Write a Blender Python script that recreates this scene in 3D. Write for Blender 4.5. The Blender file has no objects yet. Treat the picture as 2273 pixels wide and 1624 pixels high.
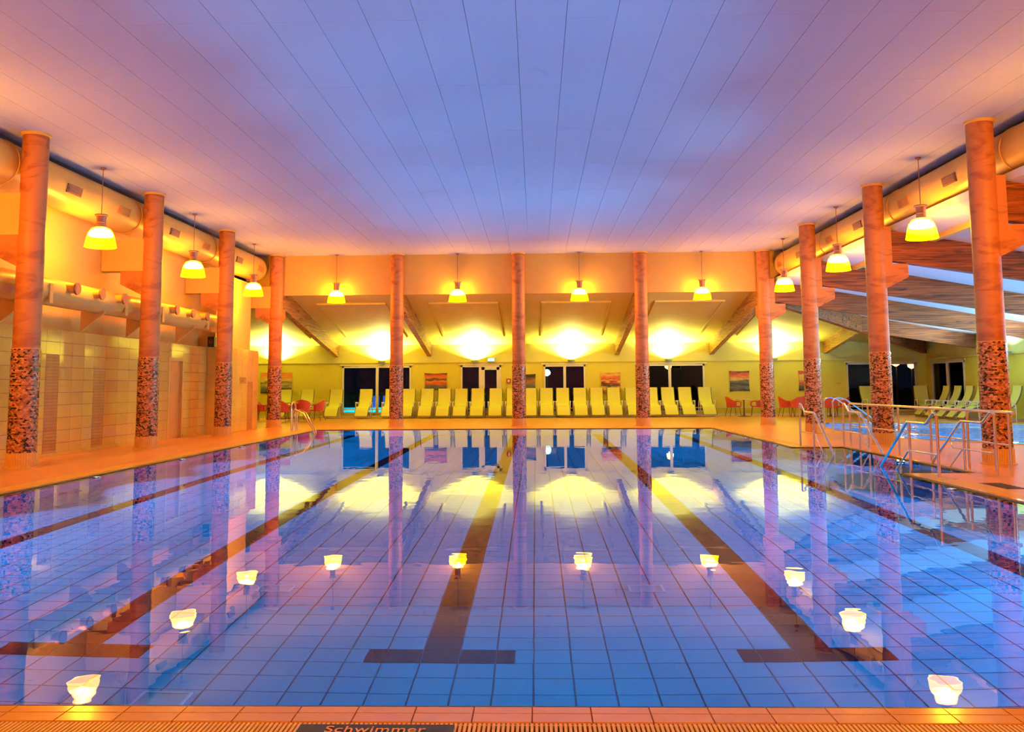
import bpy, math, random
from mathutils import Vector, Matrix
random.seed(7)
S = bpy.context.scene
COL = S.collection
cs, sn, PI = math.cos, math.sin, math.pi

# ------------------------------------------------------------------ camera
FPX, CY = 2000.0, 657.07
yaw, pitch, roll = -.0259, .0991, -.0063
right = Vector((cs(yaw), -sn(yaw), 0)); fw = Vector((cs(pitch)*sn(yaw), cs(pitch)*cs(yaw), sn(pitch)))
up = Vector((-sn(pitch)*sn(yaw), -sn(pitch)*cs(yaw), cs(pitch)))
R_ = cs(roll)*right + sn(roll)*up; U_ = -sn(roll)*right + cs(roll)*up
cam = bpy.data.cameras.new('camera'); camo = bpy.data.objects.new('camera', cam); COL.objects.link(camo)
m = Matrix.Identity(4)
for i in range(3):
    m[i][0], m[i][1], m[i][2] = R_[i], U_[i], -fw[i]
m.translation = Vector((.7284, -4.0, 1.3786)); camo.matrix_world = m
cam.sensor_width = 36; cam.lens = FPX/2273*36; cam.shift_y = -(812-CY)/2273; cam.clip_end = 400; cam.clip_start = .05
S.camera = camo
# ------------------------------------------------------------------ view, world, light levels
S.view_settings.view_transform = 'Standard'; S.view_settings.look = 'None'
S.view_settings.gamma = 1; S.view_settings.use_curve_mapping = False; S.view_settings.exposure = 0
S.cycles.use_denoising = True; S.cycles.max_bounces = 6; S.cycles.diffuse_bounces = 2; S.cycles.glossy_bounces = 3
S.cycles.transmission_bounces = 4; S.cycles.transparent_max_bounces = 8; S.cycles.use_adaptive_sampling = True; S.cycles.adaptive_threshold = .13; S.cycles.adaptive_min_samples = 12
S.cycles.sample_clamp_indirect = 4; S.cycles.blur_glossy = .5
W = bpy.data.worlds.new('night'); S.world = W; W.use_nodes = True
W.node_tree.nodes['Background'].inputs[0].default_value = (.004, .007, .016, 1)
W.node_tree.nodes['Background'].inputs[1].default_value = .6
LAMP_COL, LAMP_W = (1, .34, .006), 415
RIM_FILL_COL, RIM_FILL_W = (.0, .48, 1), 600  # added fill at the pool rim, tints the ceiling blue
UNDER_COL, UNDER_W = (.0, .60, 1), 560
BACK_COL, BACK_W = (1, 1, .26), 2100
RIGHT_COL, RIGHT_W = (.40, .72, 1), 1500

# ------------------------------------------------------------------ materials
def nodes(name):
    mt = bpy.data.materials.new(name); mt.use_nodes = True
    nt = mt.node_tree; return mt, nt, nt.nodes['Principled BSDF']
def L(nt, a, b): nt.links.new(a, b)
def mat(name, col, rough=.5, metal=0., var=.0, scale=8., bump=0., spec=.5, obj=True, vary_obj=0.):
    mt, nt, b = nodes(name)
    b.inputs['Base Color'].default_value = (*col, 1); b.inputs['Roughness'].default_value = rough
    b.inputs['Metallic'].default_value = metal; b.inputs['Specular IOR Level'].default_value = spec
    if var or bump:
        tc = nt.nodes.new('ShaderNodeTexCoord'); no = nt.nodes.new('ShaderNodeTexNoise')
        no.inputs['Scale'].default_value = scale; no.inputs['Detail'].default_value = 5
        L(nt, tc.outputs['Object'], no.inputs['Vector'])
        if var:
            r = nt.nodes.new('ShaderNodeValToRGB')
            r.color_ramp.elements[0].color = (*[c*(1-var) for c in col], 1); r.color_ramp.elements[0].position = .3
            r.color_ramp.elements[1].color = (*[min(1, c*(1+var)) for c in col], 1); r.color_ramp.elements[1].position = .7
            L(nt, no.outputs['Fac'], r.inputs[0]); out = r.outputs[0]
            if vary_obj:
                oi = nt.nodes.new('ShaderNodeObjectInfo'); mp = nt.nodes.new('ShaderNodeMapRange')
                mp.inputs[3].default_value = 1-vary_obj; mp.inputs[4].default_value = 1+vary_obj
                L(nt, oi.outputs['Random'], mp.inputs[0])
                mx = nt.nodes.new('ShaderNodeVectorMath'); mx.operation = 'SCALE'
                L(nt, out, mx.inputs[0]); L(nt, mp.outputs[0], mx.inputs['Scale']); out = mx.outputs[0]
            L(nt, out, b.inputs['Base Color'])
        if bump:
            bp = nt.nodes.new('ShaderNodeBump'); bp.inputs['Strength'].default_value = bump; bp.inputs['Distance'].default_value = .01
            L(nt, no.outputs['Fac'], bp.inputs['Height']); L(nt, bp.outputs[0], b.inputs['Normal'])
    return mt
def emis(name, col, st, transp=0.):
    mt = bpy.data.materials.new(name); mt.use_nodes = True; nt = mt.node_tree
    nt.nodes.remove(nt.nodes['Principled BSDF']); o = nt.nodes['Material Output']
    e = nt.nodes.new('ShaderNodeEmission'); e.inputs[0].default_value = (*col, 1); e.inputs[1].default_value = st
    if transp:
        t = nt.nodes.new('ShaderNodeBsdfTransparent'); t.inputs[0].default_value = (transp, transp, transp, 1)
        a = nt.nodes.new('ShaderNodeAddShader'); L(nt, e.outputs[0], a.inputs[0]); L(nt, t.outputs[0], a.inputs[1]); L(nt, a.outputs[0], o.inputs[0])
    else: L(nt, e.outputs[0], o.inputs[0])
    mt.cycles.emission_sampling = 'NONE'          # each lamp carries its own light object
    return mt
def streak(name, c0, c1, scale, stretch, rough=.4, p0=.42, p1=.62, rot=(0, 0, 0), knots=False, dist=2.):
    mt, nt, b = nodes(name); b.inputs['Roughness'].default_value = rough
    tc = nt.nodes.new('ShaderNodeTexCoord'); mp = nt.nodes.new('ShaderNodeMapping')
    mp.inputs['Scale'].default_value = stretch; mp.inputs['Rotation'].default_value = rot
    no = nt.nodes.new('ShaderNodeTexNoise'); no.inputs['Scale'].default_value = scale; no.inputs['Detail'].default_value = 6; no.inputs['Distortion'].default_value = dist
    r = nt.nodes.new('ShaderNodeValToRGB'); r.color_ramp.elements[0].position = p0; r.color_ramp.elements[1].position = p1
    r.color_ramp.elements[0].color = (*c0, 1); r.color_ramp.elements[1].color = (*c1, 1)
    L(nt, tc.outputs['Object'], mp.inputs[0]); L(nt, mp.outputs[0], no.inputs[0]); L(nt, no.outputs['Fac'], r.inputs[0])
    out = r.outputs[0]
    if knots:
        n2 = nt.nodes.new('ShaderNodeTexNoise'); n2.inputs['Scale'].default_value = 3.2
        m2 = nt.nodes.new('ShaderNodeMapping'); m2.inputs['Scale'].default_value = [.35 if s < .3 else 1.6 for s in stretch]
        L(nt, tc.outputs['Object'], m2.inputs[0]); L(nt, m2.outputs[0], n2.inputs[0])
        r2 = nt.nodes.new('ShaderNodeValToRGB'); r2.color_ramp.elements[0].position = .64; r2.color_ramp.elements[1].position = .72
        r2.color_ramp.elements[0].color = (1, 1, 1, 1); r2.color_ramp.elements[1].color = (.25, .22, .2, 1)
        L(nt, n2.outputs['Fac'], r2.inputs[0])
        mx = nt.nodes.new('ShaderNodeVectorMath'); mx.operation = 'MULTIPLY'; L(nt, out, mx.inputs[0]); L(nt, r2.outputs[0], mx.inputs[1]); out = mx.outputs[0]
    L(nt, out, b.inputs['Base Color']); return mt

M = {}
M['deck'] = mat('deck tile', (.76, .31, .05), .35, var=.06, scale=3, bump=.03)
M['coping'] = mat('coping tile', (.84, .46, .07), .16, var=.05, scale=5, vary_obj=.05)
M['grate'] = mat('grate plastic', (.90, .56, .09), .35, var=.04, scale=20)
M['dark'] = mat('dark rim strip', (.012, .012, .014), .35, var=.1)
M['grout'] = mat('grout', (.42, .13, .06), .8, var=.1)
M['pooltile'] = mat('pool tile', (.006, .34, .84), .3, var=.05, scale=2, vary_obj=.03, spec=0)
M['lane'] = mat('lane tile', (.010, .006, .035), .3, var=.15, spec=0)
M['poolgrout'] = mat('pool grout', (.01, .12, .40), .7, var=.08, spec=0)
M['stain'] = mat('stainless steel', (.78, .76, .72), .16, 1.0, var=.03)
M['marble'] = streak('marble', (.40, .11, .025), (.62, .21, .045), 1.3, (1, 1, 2.6), .5, .36, .52, (.7, .5, 0), dist=1.6)
M['stone'] = mat('fluted base tile', (.84, .46, .09), .4, var=.06, scale=14)
M['plaster'] = mat('warm plaster', (.84, .50, .09), .7, var=.03, scale=6, bump=.05)
M['yellow'] = mat('yellow paint', (.84, .73, .06), .6, var=.03, scale=2, bump=.03)
M['cream'] = mat('cream paint', (.82, .72, .16), .65, var=.03, scale=2)
M['white'] = mat('white lacquer', (.86, .82, .62), .4, var=.02)
M['ceil'] = mat('ceiling panel', (.54, .58, .74), .75, var=.02, scale=30, vary_obj=.012)
M['ceilgap'] = mat('ceiling joint', (.46, .46, .54), .9, var=.05)
M['walltile'] = mat('glazed wall tile', (.80, .48, .08), .07, var=.04, scale=2, vary_obj=.05)
M['bandtile'] = mat('brown strip tile', (.58, .24, .05), .3, var=.08, scale=5, vary_obj=.08)
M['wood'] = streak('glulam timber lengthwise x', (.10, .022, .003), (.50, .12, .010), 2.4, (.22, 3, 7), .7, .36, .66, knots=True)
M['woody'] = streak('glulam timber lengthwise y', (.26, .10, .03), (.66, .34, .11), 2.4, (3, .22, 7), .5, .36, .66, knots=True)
M['doorm'] = mat('orange door leaf', (.78, .32, .06), .4, var=.06, scale=3)
M['duct'] = mat('painted duct', (.80, .46, .08), .38, var=.03, scale=4)
M['grille'] = mat('air grille', (.26, .12, .08), .5, var=.1)
M['housing'] = mat('lamp housing', (.42, .20, .15), .35, .6, var=.05)
M['bell'] = emis('lamp bell prismatic glass', (1, .5, 0), 4.5, .6)
M['bulb'] = emis('lamp glow band', (1, .92, .45), 3.2, .75)
M['red'] = mat('red plastic', (.80, .095, .05), .4, var=.04)
M['tabletop'] = mat('table top', (.80, .66, .30), .35, var=.04)
M['bronze'] = mat('brown metal', (.20, .10, .06), .35, .7, var=.1)
M['sling'] = mat('yellow lounger cushion', (.84, .80, .12), .55, var=.05, scale=30, bump=.05)
M['slingedge'] = mat('dark piping', (.12, .10, .03), .6, var=.05)
M['frame'] = mat('white lounger frame', (.88, .85, .70), .3, var=.02)
M['black'] = mat('black plastic', (.012, .012, .013), .45, var=.1)
M['letter'] = mat('orange lettering', (.85, .45, .12), .5, var=.03)
M['alarm'] = mat('alarm red', (.45, .05, .03), .4, var=.05)
M['bluew'] = emis('emergency lamp diffuser', (.55, .85, 1), 1.4)
M['lens'] = emis('pool lamp lens', (.75, .95, 1), .45)
M['bowl'] = mat('uplight bowl', (.45, .62, .72), .3, .2, var=.03)
M['night'] = mat('night paving', (.05, .05, .06), .8, var=.2)
M['nightwall'] = mat('outdoor render', (.36, .33, .30), .8, var=.1)
M['nightwin'] = mat('dark outdoor window', (.02, .02, .03), .2, var=.1)
M['hedge'] = mat('hedge', (.02, .035, .015), .9, var=.4, scale=6, bump=.6)
M['cyan'] = mat('outdoor pool lining', (.02, .50, .62), .4, var=.05)
M['blueseat'] = mat('blue outdoor cushion', (.05, .07, .42), .6, var=.1)
M['glow_or'] = emis('orange street lamp globe', (1, .42, .08), 14)
M['glow_gr'] = emis('green street lamp globe', (.25, 1, .5), 10)
M['outlet'] = mat('outlet cover', (.03, .36, .80), .4, var=.05, spec=0)
M['outletframe'] = mat('outlet frame', (.12, .50, .90), .4, var=.05, spec=0)
def glass_pane():
    mt = bpy.data.materials.new('window glass'); mt.use_nodes = True; nt = mt.node_tree
    nt.nodes.remove(nt.nodes['Principled BSDF']); o = nt.nodes['Material Output']
    t = nt.nodes.new('ShaderNodeBsdfTransparent'); t.inputs[0].default_value = (.78, .84, .88, 1)
    g = nt.nodes.new('ShaderNodeBsdfGlossy'); g.inputs['Roughness'].default_value = .02
    f = nt.nodes.new('ShaderNodeFresnel'); f.inputs[0].default_value = 1.25
    mx = nt.nodes.new('ShaderNodeMixShader'); L(nt, f.outputs[0], mx.inputs[0]); L(nt, t.outputs[0], mx.inputs[1]); L(nt, g.outputs[0], mx.inputs[2]); L(nt, mx.outputs[0], o.inputs[0])
    return mt
M['pane'] = glass_pane()
def water(name, bump, scale):
    mt = bpy.data.materials.new(name); mt.use_nodes = True; nt = mt.node_tree
    nt.nodes.remove(nt.nodes['Principled BSDF']); o = nt.nodes['Material Output']
    g = nt.nodes.new('ShaderNodeBsdfGlass'); g.inputs['IOR'].default_value = 1.33; g.inputs['Roughness'].default_value = 0
    g.inputs[0].default_value = (1, 1, 1, 1)
    tc = nt.nodes.new('ShaderNodeTexCoord'); no = nt.nodes.new('ShaderNodeTexNoise'); no.inputs['Scale'].default_value = scale
    no.inputs['Detail'].default_value = 2
    bp = nt.nodes.new('ShaderNodeBump'); bp.inputs['Strength'].default_value = 1; bp.inputs['Distance'].default_value = bump
    L(nt, tc.outputs['Object'], no.inputs[0]); L(nt, no.outputs['Fac'], bp.inputs['Height']); L(nt, bp.outputs[0], g.inputs['Normal']); L(nt, g.outputs[0], o.inputs[0])
    return mt
M['water'] = water('calm pool water', .0010, 2.4)
M['water2'] = water('rippled pool water', .06, 2.2)
def mosaic_mat():
    mt, nt, b = nodes('mosaic tesserae'); b.inputs['Roughness'].default_value = .25
    a = nt.nodes.new('ShaderNodeAttribute'); a.attribute_name = 'Col'; L(nt, a.outputs['Color'], b.inputs['Base Color']); return mt
M['mosaic'] = mosaic_mat()
def picture_mat(i, cols):
    mt, nt, b = nodes('sunset print %d' % i); b.inputs['Roughness'].default_value = .6
    tc = nt.nodes.new('ShaderNodeTexCoord'); sp = nt.nodes.new('ShaderNodeSeparateXYZ'); L(nt, tc.outputs['Generated'], sp.inputs[0])
    no = nt.nodes.new('ShaderNodeTexNoise'); no.inputs['Scale'].default_value = 2.2; no.inputs['Detail'].default_value = 4
    mp = nt.nodes.new('ShaderNodeMapping'); mp.inputs['Scale'].default_value = (1, 1, 4); mp.inputs['Location'].default_value = (i*3.1, 0, i)
    L(nt, tc.outputs['Generated'], mp.inputs[0]); L(nt, mp.outputs[0], no.inputs[0])
    ad = nt.nodes.new('ShaderNodeMath'); ad.operation = 'MULTIPLY_ADD'; ad.inputs[1].default_value = .55; L(nt, no.outputs['Fac'], ad.inputs[0])
    sb = nt.nodes.new('ShaderNodeMath'); sb.operation = 'SUBTRACT'; sb.inputs[1].default_value = .28; L(nt, sp.outputs['Z'], sb.inputs[0]); L(nt, sb.outputs[0], ad.inputs[2])
    r = nt.nodes.new('ShaderNodeValToRGB')
    for k, (p, c) in enumerate(cols):
        e = r.color_ramp.elements[k] if k < 2 else r.color_ramp.elements.new(p)
        e.position = p; e.color = (*c, 1)
    L(nt, ad.outputs[0], r.inputs[0]); L(nt, r.outputs[0], b.inputs['Base Color']); return mt

# ------------------------------------------------------------------ mesh helpers
class MB:
    def __init__(s): s.v = []; s.f = []
    def add(s, vs, fs):
        o = len(s.v); s.v += [tuple(x) for x in vs]; s.f += [tuple(i+o for i in f) for f in fs]; return s
    def box(s, x0, x1, y0, y1, z0, z1):
        return s.add([(x0, y0, z0), (x1, y0, z0), (x1, y1, z0), (x0, y1, z0), (x0, y0, z1), (x1, y0, z1), (x1, y1, z1), (x0, y1, z1)],
                     [(3, 2, 1, 0), (4, 5, 6, 7), (0, 1, 5, 4), (1, 2, 6, 5), (2, 3, 7, 6), (3, 0, 4, 7)])
    def hexa(s, p): return s.add(p, [(3, 2, 1, 0), (4, 5, 6, 7), (0, 1, 5, 4), (1, 2, 6, 5), (2, 3, 7, 6), (3, 0, 4, 7)])
    def prism(s, poly, a0, a1, axis):          # poly of 2-D points extruded along axis
        def p(q, a): return (a, q[0], q[1]) if axis == 'x' else ((q[0], a, q[1]) if axis == 'y' else (q[0], q[1], a))
        n = len(poly); vs = [p(q, a0) for q in poly] + [p(q, a1) for q in poly]
        return s.add(vs, [tuple(range(n))[::-1], tuple(range(n, 2*n))] + [(i, (i+1) % n, n+(i+1) % n, n+i) for i in range(n)])
    def lathe(s, prof, n=24, c=(0, 0, 0), cap=True):
        o = len(s.v)
        for r, z in prof:
            for k in range(n): s.v.append((c[0]+r*cs(2*PI*k/n), c[1]+r*sn(2*PI*k/n), c[2]+z))
        for j in range(len(prof)-1):
            for k in range(n): s.f.append((o+j*n+k, o+j*n+(k+1) % n, o+(j+1)*n+(k+1) % n, o+(j+1)*n+k))
        if cap:
            s.f.append(tuple(o+k for k in range(n))[::-1]); s.f.append(tuple(o+(len(prof)-1)*n+k for k in range(n)))
        return s
    def tube(s, pts, r, n=8, closed=False):
        pts = [Vector(p) for p in pts]; o = len(s.v); N = len(pts); ref = None
        for i, p in enumerate(pts):
            a = pts[i-1] if (i or closed) else p; b = pts[(i+1) % N] if (i < N-1 or closed) else p
            t = (b-a).normalized()
            if ref is None: ref = Vector((0, 0, 1)) if abs(t.z) < .9 else Vector((1, 0, 0))
            x = (ref - t*ref.dot(t)).normalized(); ref = x; y = t.cross(x)
            rr = r[i] if isinstance(r, (list, tuple)) else r
            for k in range(n): s.v.append(tuple(p + rr*(cs(2*PI*k/n)*x + sn(2*PI*k/n)*y)))
        for j in range(N if closed else N-1):
            for k in range(n):
                j2 = (j+1) % N; s.f.append((o+j*n+k, o+j*n+(k+1) % n, o+j2*n+(k+1) % n, o+j2*n+k))
        if not closed:
            s.f.append(tuple(o+k for k in range(n))[::-1]); s.f.append(tuple(o+(N-1)*n+k for k in range(n)))
        return s
    def mesh(s, name, mt, smooth=False):
        me = bpy.data.meshes.new(name); me.from_pydata(s.v, [], s.f); me.materials.append(mt); me.update()
        if smooth:
            for p in me.polygons: p.use_smooth = len(p.vertices) <= 4
            try: me.set_sharp_from_angle(angle=math.radians(38))
            except Exception: pass
        return me
    def build(s, name, mt, parent=None, smooth=False): return ob(name, s.mesh(name, mt, smooth), parent)
def ob(name, me, parent=None, loc=None):
    o = bpy.data.objects.new(name, me); COL.objects.link(o)
    if parent: o.parent = parent
    if loc: o.location = loc
    return o
def tag(o, label=None, cat=None, group=None, kind=None):
    if label: o['label'] = label
    if cat: o['category'] = cat
    if group: o['group'] = group
    if kind: o['kind'] = kind
    return o
def empty(name, loc=(0, 0, 0), rz=0):
    o = bpy.data.objects.new(name, None); COL.objects.link(o); o.location = loc; o.rotation_euler = (0, 0, rz); o.empty_display_size = .1; return o
def copy_tree(o, parent=None):
    c = o.copy(); COL.objects.link(c); c.parent = parent
    for ch in list(o.children): copy_tree(ch, c)
    return c
def struct(o): o['kind'] = 'structure'; return o
def arc(c, r, a0, a1, n, ax='xz'):
    out = []
    for i in range(n+1):
        a = a0+(a1-a0)*i/n; u, w = r*cs(a), r*sn(a)
        out.append((c[0]+u, c[1], c[2]+w) if ax == 'xz' else ((c[0], c[1]+u, c[2]+w) if ax == 'yz' else (c[0]+u, c[1]+w, c[2])))
    return out
def light(name, kind, loc, col, w, parent=None, rad=.1, aim=None, cone=None, blend=.6):
    l = bpy.data.lights.new(name, kind); l.color = col; l.energy = w; l.shadow_soft_size = rad
    if kind == 'SPOT': l.spot_size = math.radians(cone); l.spot_blend = blend
    o = bpy.data.objects.new(name, l); COL.objects.link(o); o.location = loc
    if aim is not None: o.rotation_euler = Vector(aim).to_track_quat('-Z', 'Y').to_euler()
    if parent: o.parent = parent
    return o

# ------------------------------------------------------------------ main dimensions
PXL, PXR, PY0, PY1, DEPTH, WZ = -6.35, 6.35, .09, 25.4, 1.25, -.02
AX1, AY0, AY1 = 7.45, 10.3, 16.25            # stair bay on the deck side of the pool
XL, XR, HC = -8.31, 8.60, 5.98
YS = [11.775, 16.87, 21.97, 27.065]
XB = [-4.08, .146, 4.375]
YBW, XRW = 36.7, 18.1
ZTILE = 2.6
SMALL = [(9.62, 20.3), (10.15, 18.6), (11.3, 16.9), (12.6, 15.6), (14.3, 15.0), (16.4, 15.2), (16.9, 17), (16.9, 26.5), (16.2, 28.1), (13.5, 28.6), (11.2, 28.8), (10.2, 26.8), (9.7, 23.8)]
GW = .32                                      # overflow channel width

# ================================================================== SETTING
# ---- deck floor with openings
fl = MB()
def slab(x0, x1, y0, y1): fl.box(x0, x1, y0, y1, -.25, 0)
E0 = .05+.0                                    # rim
slab(-14, XRW, -8, -.46)                       # front deck
slab(-14, PXL-GW-.12, -.46, YBW); slab(PXL-GW-.12, PXR+GW+.12, PY1+GW+.12, YBW)
slab(PXR+GW+.12, AX1+.12, -.46, AY0-.12); slab(PXR+GW+.12, AX1+.12, AY1+.12, YBW)
slab(AX1+.12, 9.0, -.46, YBW)
slab(9.0, XRW, -.46, 14.0); slab(9.0, XRW, 30.0, YBW); slab(17.5, XRW, 14.0, 30.0)
# ring around free-form small pool
n = len(SMALL); ring_o = []
for i, (x, y) in enumerate(SMALL):
    dx, dy = x-13.25, y-22.0; k = min((4.25/abs(dx)) if dx else 9, (8.0/abs(dy)) if dy else 9); ring_o.append((13.25+dx*k, 22+dy*k))
corners = [(9, 14), (17.5, 14), (17.5, 30), (9, 30)]
o0 = len(fl.v)
for (x, y), (X, Y) in zip(SMALL, ring_o): fl.v += [(x, y, 0), (X, Y, 0), (x, y, -.25)]
for i in range(n):
    a, b_ = o0+3*i, o0+3*((i+1) % n)
    fl.f += [(a, a+1, b_+1, b_), (a, b_, b_+2, a+2)]
def same_edge(p, q): return (abs(p[0]-q[0]) < 1e-4) or (abs(p[1]-q[1]) < 1e-4)
for i in range(n):
    p, q = ring_o[i], ring_o[(i+1) % n]
    if not same_edge(p, q):
        c = min(corners, key=lambda c: abs(c[0]-p[0])+abs(c[1]-p[1])+abs(c[0]-q[0])+abs(c[1]-q[1]))
        o1 = len(fl.v); fl.v.append((c[0], c[1], 0)); fl.f.append((o0+3*i+1, o1, o0+3*((i+1) % n)+1))
floor = struct(fl.build('floor', M['deck']))

# ---- pool basin
wl = MB()
P = [(PXL, PY0), (PXR, PY0), (PXR, AY0), (AX1, AY0), (AX1, AY1), (PXR, AY1), (PXR, PY1), (PXL, PY1)]
for i in range(8):
    (x0, y0), (x1, y1) = P[i], P[(i+1) % 8]
    wl.add([(x0, y0, -DEPTH-.02), (x1, y1, -DEPTH-.02), (x1, y1, -.03), (x0, y0, -.03)], [(3, 2, 1, 0)])
def pool_wall_mat():
    mt, nt, b = nodes('pool wall tile'); b.inputs['Roughness'].default_value = .3; b.inputs['Specular IOR Level'].default_value = 0
    tc = nt.nodes.new('ShaderNodeTexCoord'); mp = nt.nodes.new('ShaderNodeMapping'); mp.inputs['Rotation'].default_value = (PI/2, 0, 0)
    br = nt.nodes.new('ShaderNodeTexBrick'); br.offset = 0; br.inputs['Scale'].default_value = 1
    br.inputs['Brick Width'].default_value = .254; br.inputs['Row Height'].default_value = .127; br.inputs['Mortar Size'].default_value = .006
    br.inputs[1].default_value = (.012, .32, .70, 1); br.inputs[2].default_value = (.012, .34, .74, 1); br.inputs[3].default_value = (.015, .14, .42, 1)
    L(nt, tc.outputs['Object'], mp.inputs[0]); L(nt, mp.outputs[0], br.inputs[0]); L(nt, br.outputs[0], b.inputs['Base Color']); return mt
M['poolwall'] = pool_wall_mat()
struct(wl.build('wall_basin', M['poolwall']))  # tiled side walls of the pool
pf = MB()
pf.add([(PXL, PY0, -DEPTH-.012), (PXR, PY0, -DEPTH-.012), (PXR, PY1, -DEPTH-.012), (PXL, PY1, -DEPTH-.012)], [(0, 1, 2, 3)])
pf.add([(PXR, AY0, -DEPTH-.012), (AX1, AY0, -DEPTH-.012), (AX1, AY1, -DEPTH-.012), (PXR, AY1, -DEPTH-.012)], [(0, 1, 2, 3)])
pool_floor = struct(pf.build('floor_pool', M['poolgrout']))
TP, X0T, TROW = .245, .085, 8                   # tile pitch, centre of the middle lane column, row of the cross bars
JT = .012
def tile_mesh(wx, wy, mt): return MB().box(-wx/2, wx/2, -wy/2, wy/2, -.012, 0).mesh('floor_tile', mt)
tm = {'b': tile_mesh(TP-JT, TP-JT, M['pooltile']), 'd': tile_mesh(TP-JT, TP-JT, M['lane']),
      'bh': tile_mesh(TP/2-JT*.6, TP-JT, M['pooltile']), 'dh': tile_mesh(TP/2-JT*.6, TP-JT, M['lane'])}
rest = {'b': MB(), 'd': MB()}
TY0 = 2.0-8*TP                                # tile grid origin: cross bars start two metres from the end wall
NR = int((PY1-TY0)/TP)
cands = []
for r in range(NR):
    yc = TY0+TP*(r+.5)
    for k in range(-27, 28):
        xc = X0T+TP*k
        if xc-TP/2 < PXL-.13 or xc+TP/2 > PXR+.13: continue
        lane = round(k/10); kk = k-10*lane
        dark = (kk == 0 and r >= TROW and r <= NR-8) or (r == TROW and abs(kk) <= 1) or (r == NR-8 and abs(kk) <= 1)
        half = r == TROW and abs(kk) == 2
        # visible patch of the floor (front of the basin) counted for the 300 largest tiles
        vis = abs(xc-.73+.03*yc) < (yc+4.0)*.565+.4 and r >= 2
        cands.append((r if vis else 999, r, k, xc, yc, dark, half, kk))
cands.sort(key=lambda c: (c[0], abs(c[3]-.7)))
for idx, (_, r, k, xc, yc, dark, half, kk) in enumerate(cands):
    z = -DEPTH
    if idx < 288 or (half and abs(xc-.73) < 4):
        if half:
            s_ = 1 if kk > 0 else -1
            ob('floor_tile', tm['dh'], pool_floor, (xc-s_*TP/4, yc, z)); ob('floor_tile', tm['bh'], pool_floor, (xc+s_*TP/4, yc, z))
        else: ob('floor_tile', tm['d' if dark else 'b'], pool_floor, (xc, yc, z))
    else:
        h = (TP-JT)/2; x0, x1 = max(xc-h, PXL), min(xc+h, PXR)
        rest['d' if dark else 'b'].add([(x0, yc-h, z), (x1, yc-h, z), (x1, yc+h, z), (x0, yc+h, z)], [(0, 1, 2, 3)])
tag(rest['b'].build('floor_tiles_far', M['pooltile'], pool_floor), kind='stuff')
tag(rest['d'].build('lane_tiles_far', M['lane'], pool_floor), kind='stuff')
for (x, y), w_ in zip(((1.63, 3.73), (-1.47, 3.7), (-1.45, 1.35)), ('under the lamp row before the stair bay', 'under the lamp row on the tiled wall side', 'close to the coping tiles')):
    e = empty('floor_outlet', (x, y, -DEPTH)); tag(e, 'flat outlet cover on the pool floor ' + w_, 'outlet', 'outlet covers on the pool floor')
    MB().box(-.13, .13, -.09, .09, 0, .012).build('cover', M['outlet'], e)
    MB().box(-.145, .145, -.105, -.09, 0, .02).box(-.145, .145, .09, .105, 0, .02).box(-.145, -.13, -.09, .09, 0, .02).box(.13, .145, -.09, .09, 0, .02).build('frame', M['outletframe'], e)
# stair bay steps under water
for side, ys0, d in (('near', AY0, 1), ('far', AY1, -1)):
    e = empty('pool_steps', (0, 0, 0))
    for k in range(5):
        a, b_ = ys0+d*.32*k, ys0+d*.32*(k+1)
        q = MB().box(PXR+.06, AX1-.002, min(a, b_), max(a, b_), -DEPTH-.01, -.17*(k+1)-.02).build('step', M['coping'] if k == 0 else M['poolwall'], e)
    tag(e, 'tiled steps under water at the %s end of the stair bay' % ('column' if side == 'far' else 'drain grate'), 'steps')
# ---- water
wa = MB(); wa.add([(PXL, PY0, WZ), (PXR, PY0, WZ), (PXR, PY1, WZ), (PXL, PY1, WZ)], [(0, 1, 2, 3)])
wa.add([(PXR, AY0, WZ), (AX1, AY0, WZ), (AX1, AY1, WZ), (PXR, AY1, WZ)], [(0, 1, 2, 3)])
tag(wa.build('pool_water', M['water']), 'calm clear water of the large lane pool', 'water', kind='stuff')
# ---- rim, coping and overflow channel
rim = MB(); R0 = .045
for (x0, x1, y0, y1) in ((PXL-R0, PXR+R0, PY0-R0, PY0), (PXL-R0, PXL, PY0, PY1), (PXR, PXR+R0, PY0, AY0), (PXR, PXR+R0, AY1, PY1), (PXL-R0, PXR+R0, PY1, PY1+R0),
                         (PXR, AX1, AY0-R0, AY0), (PXR, AX1, AY1, AY1+R0), (AX1, AX1+R0, AY0-R0, AY1+R0)):
    rim.box(x0, x1, y0, y1, -.3, -.012)
struct(rim.build('trim_pool_rim', M['dark']))  # near-black strip along the water's edge
# front coping: two rows of individual tiles
bed = struct(MB().box(PXL-.5, PXR+.5, -.145, PY0-R0, -.25, -.006).build('trim_coping_bed', M['grout']))
ct = [MB().box(-.122, .122, -.0345, .0345, -.006, .0).mesh('coping_tile', M['coping']), MB().box(-.122, .122, -.046, .046, -.006, .0).mesh('coping_tile', M['coping'])]
for k in range(-26, 27):
    x = .70+.25*(k+.5)
    if x < PXL-.4 or x > PXR+.4: continue
    ob('coping_tile', ct[0], bed, (x, .006, 0)); ob('coping_tile', ct[1], bed, (x, -.083, 0))
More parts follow.
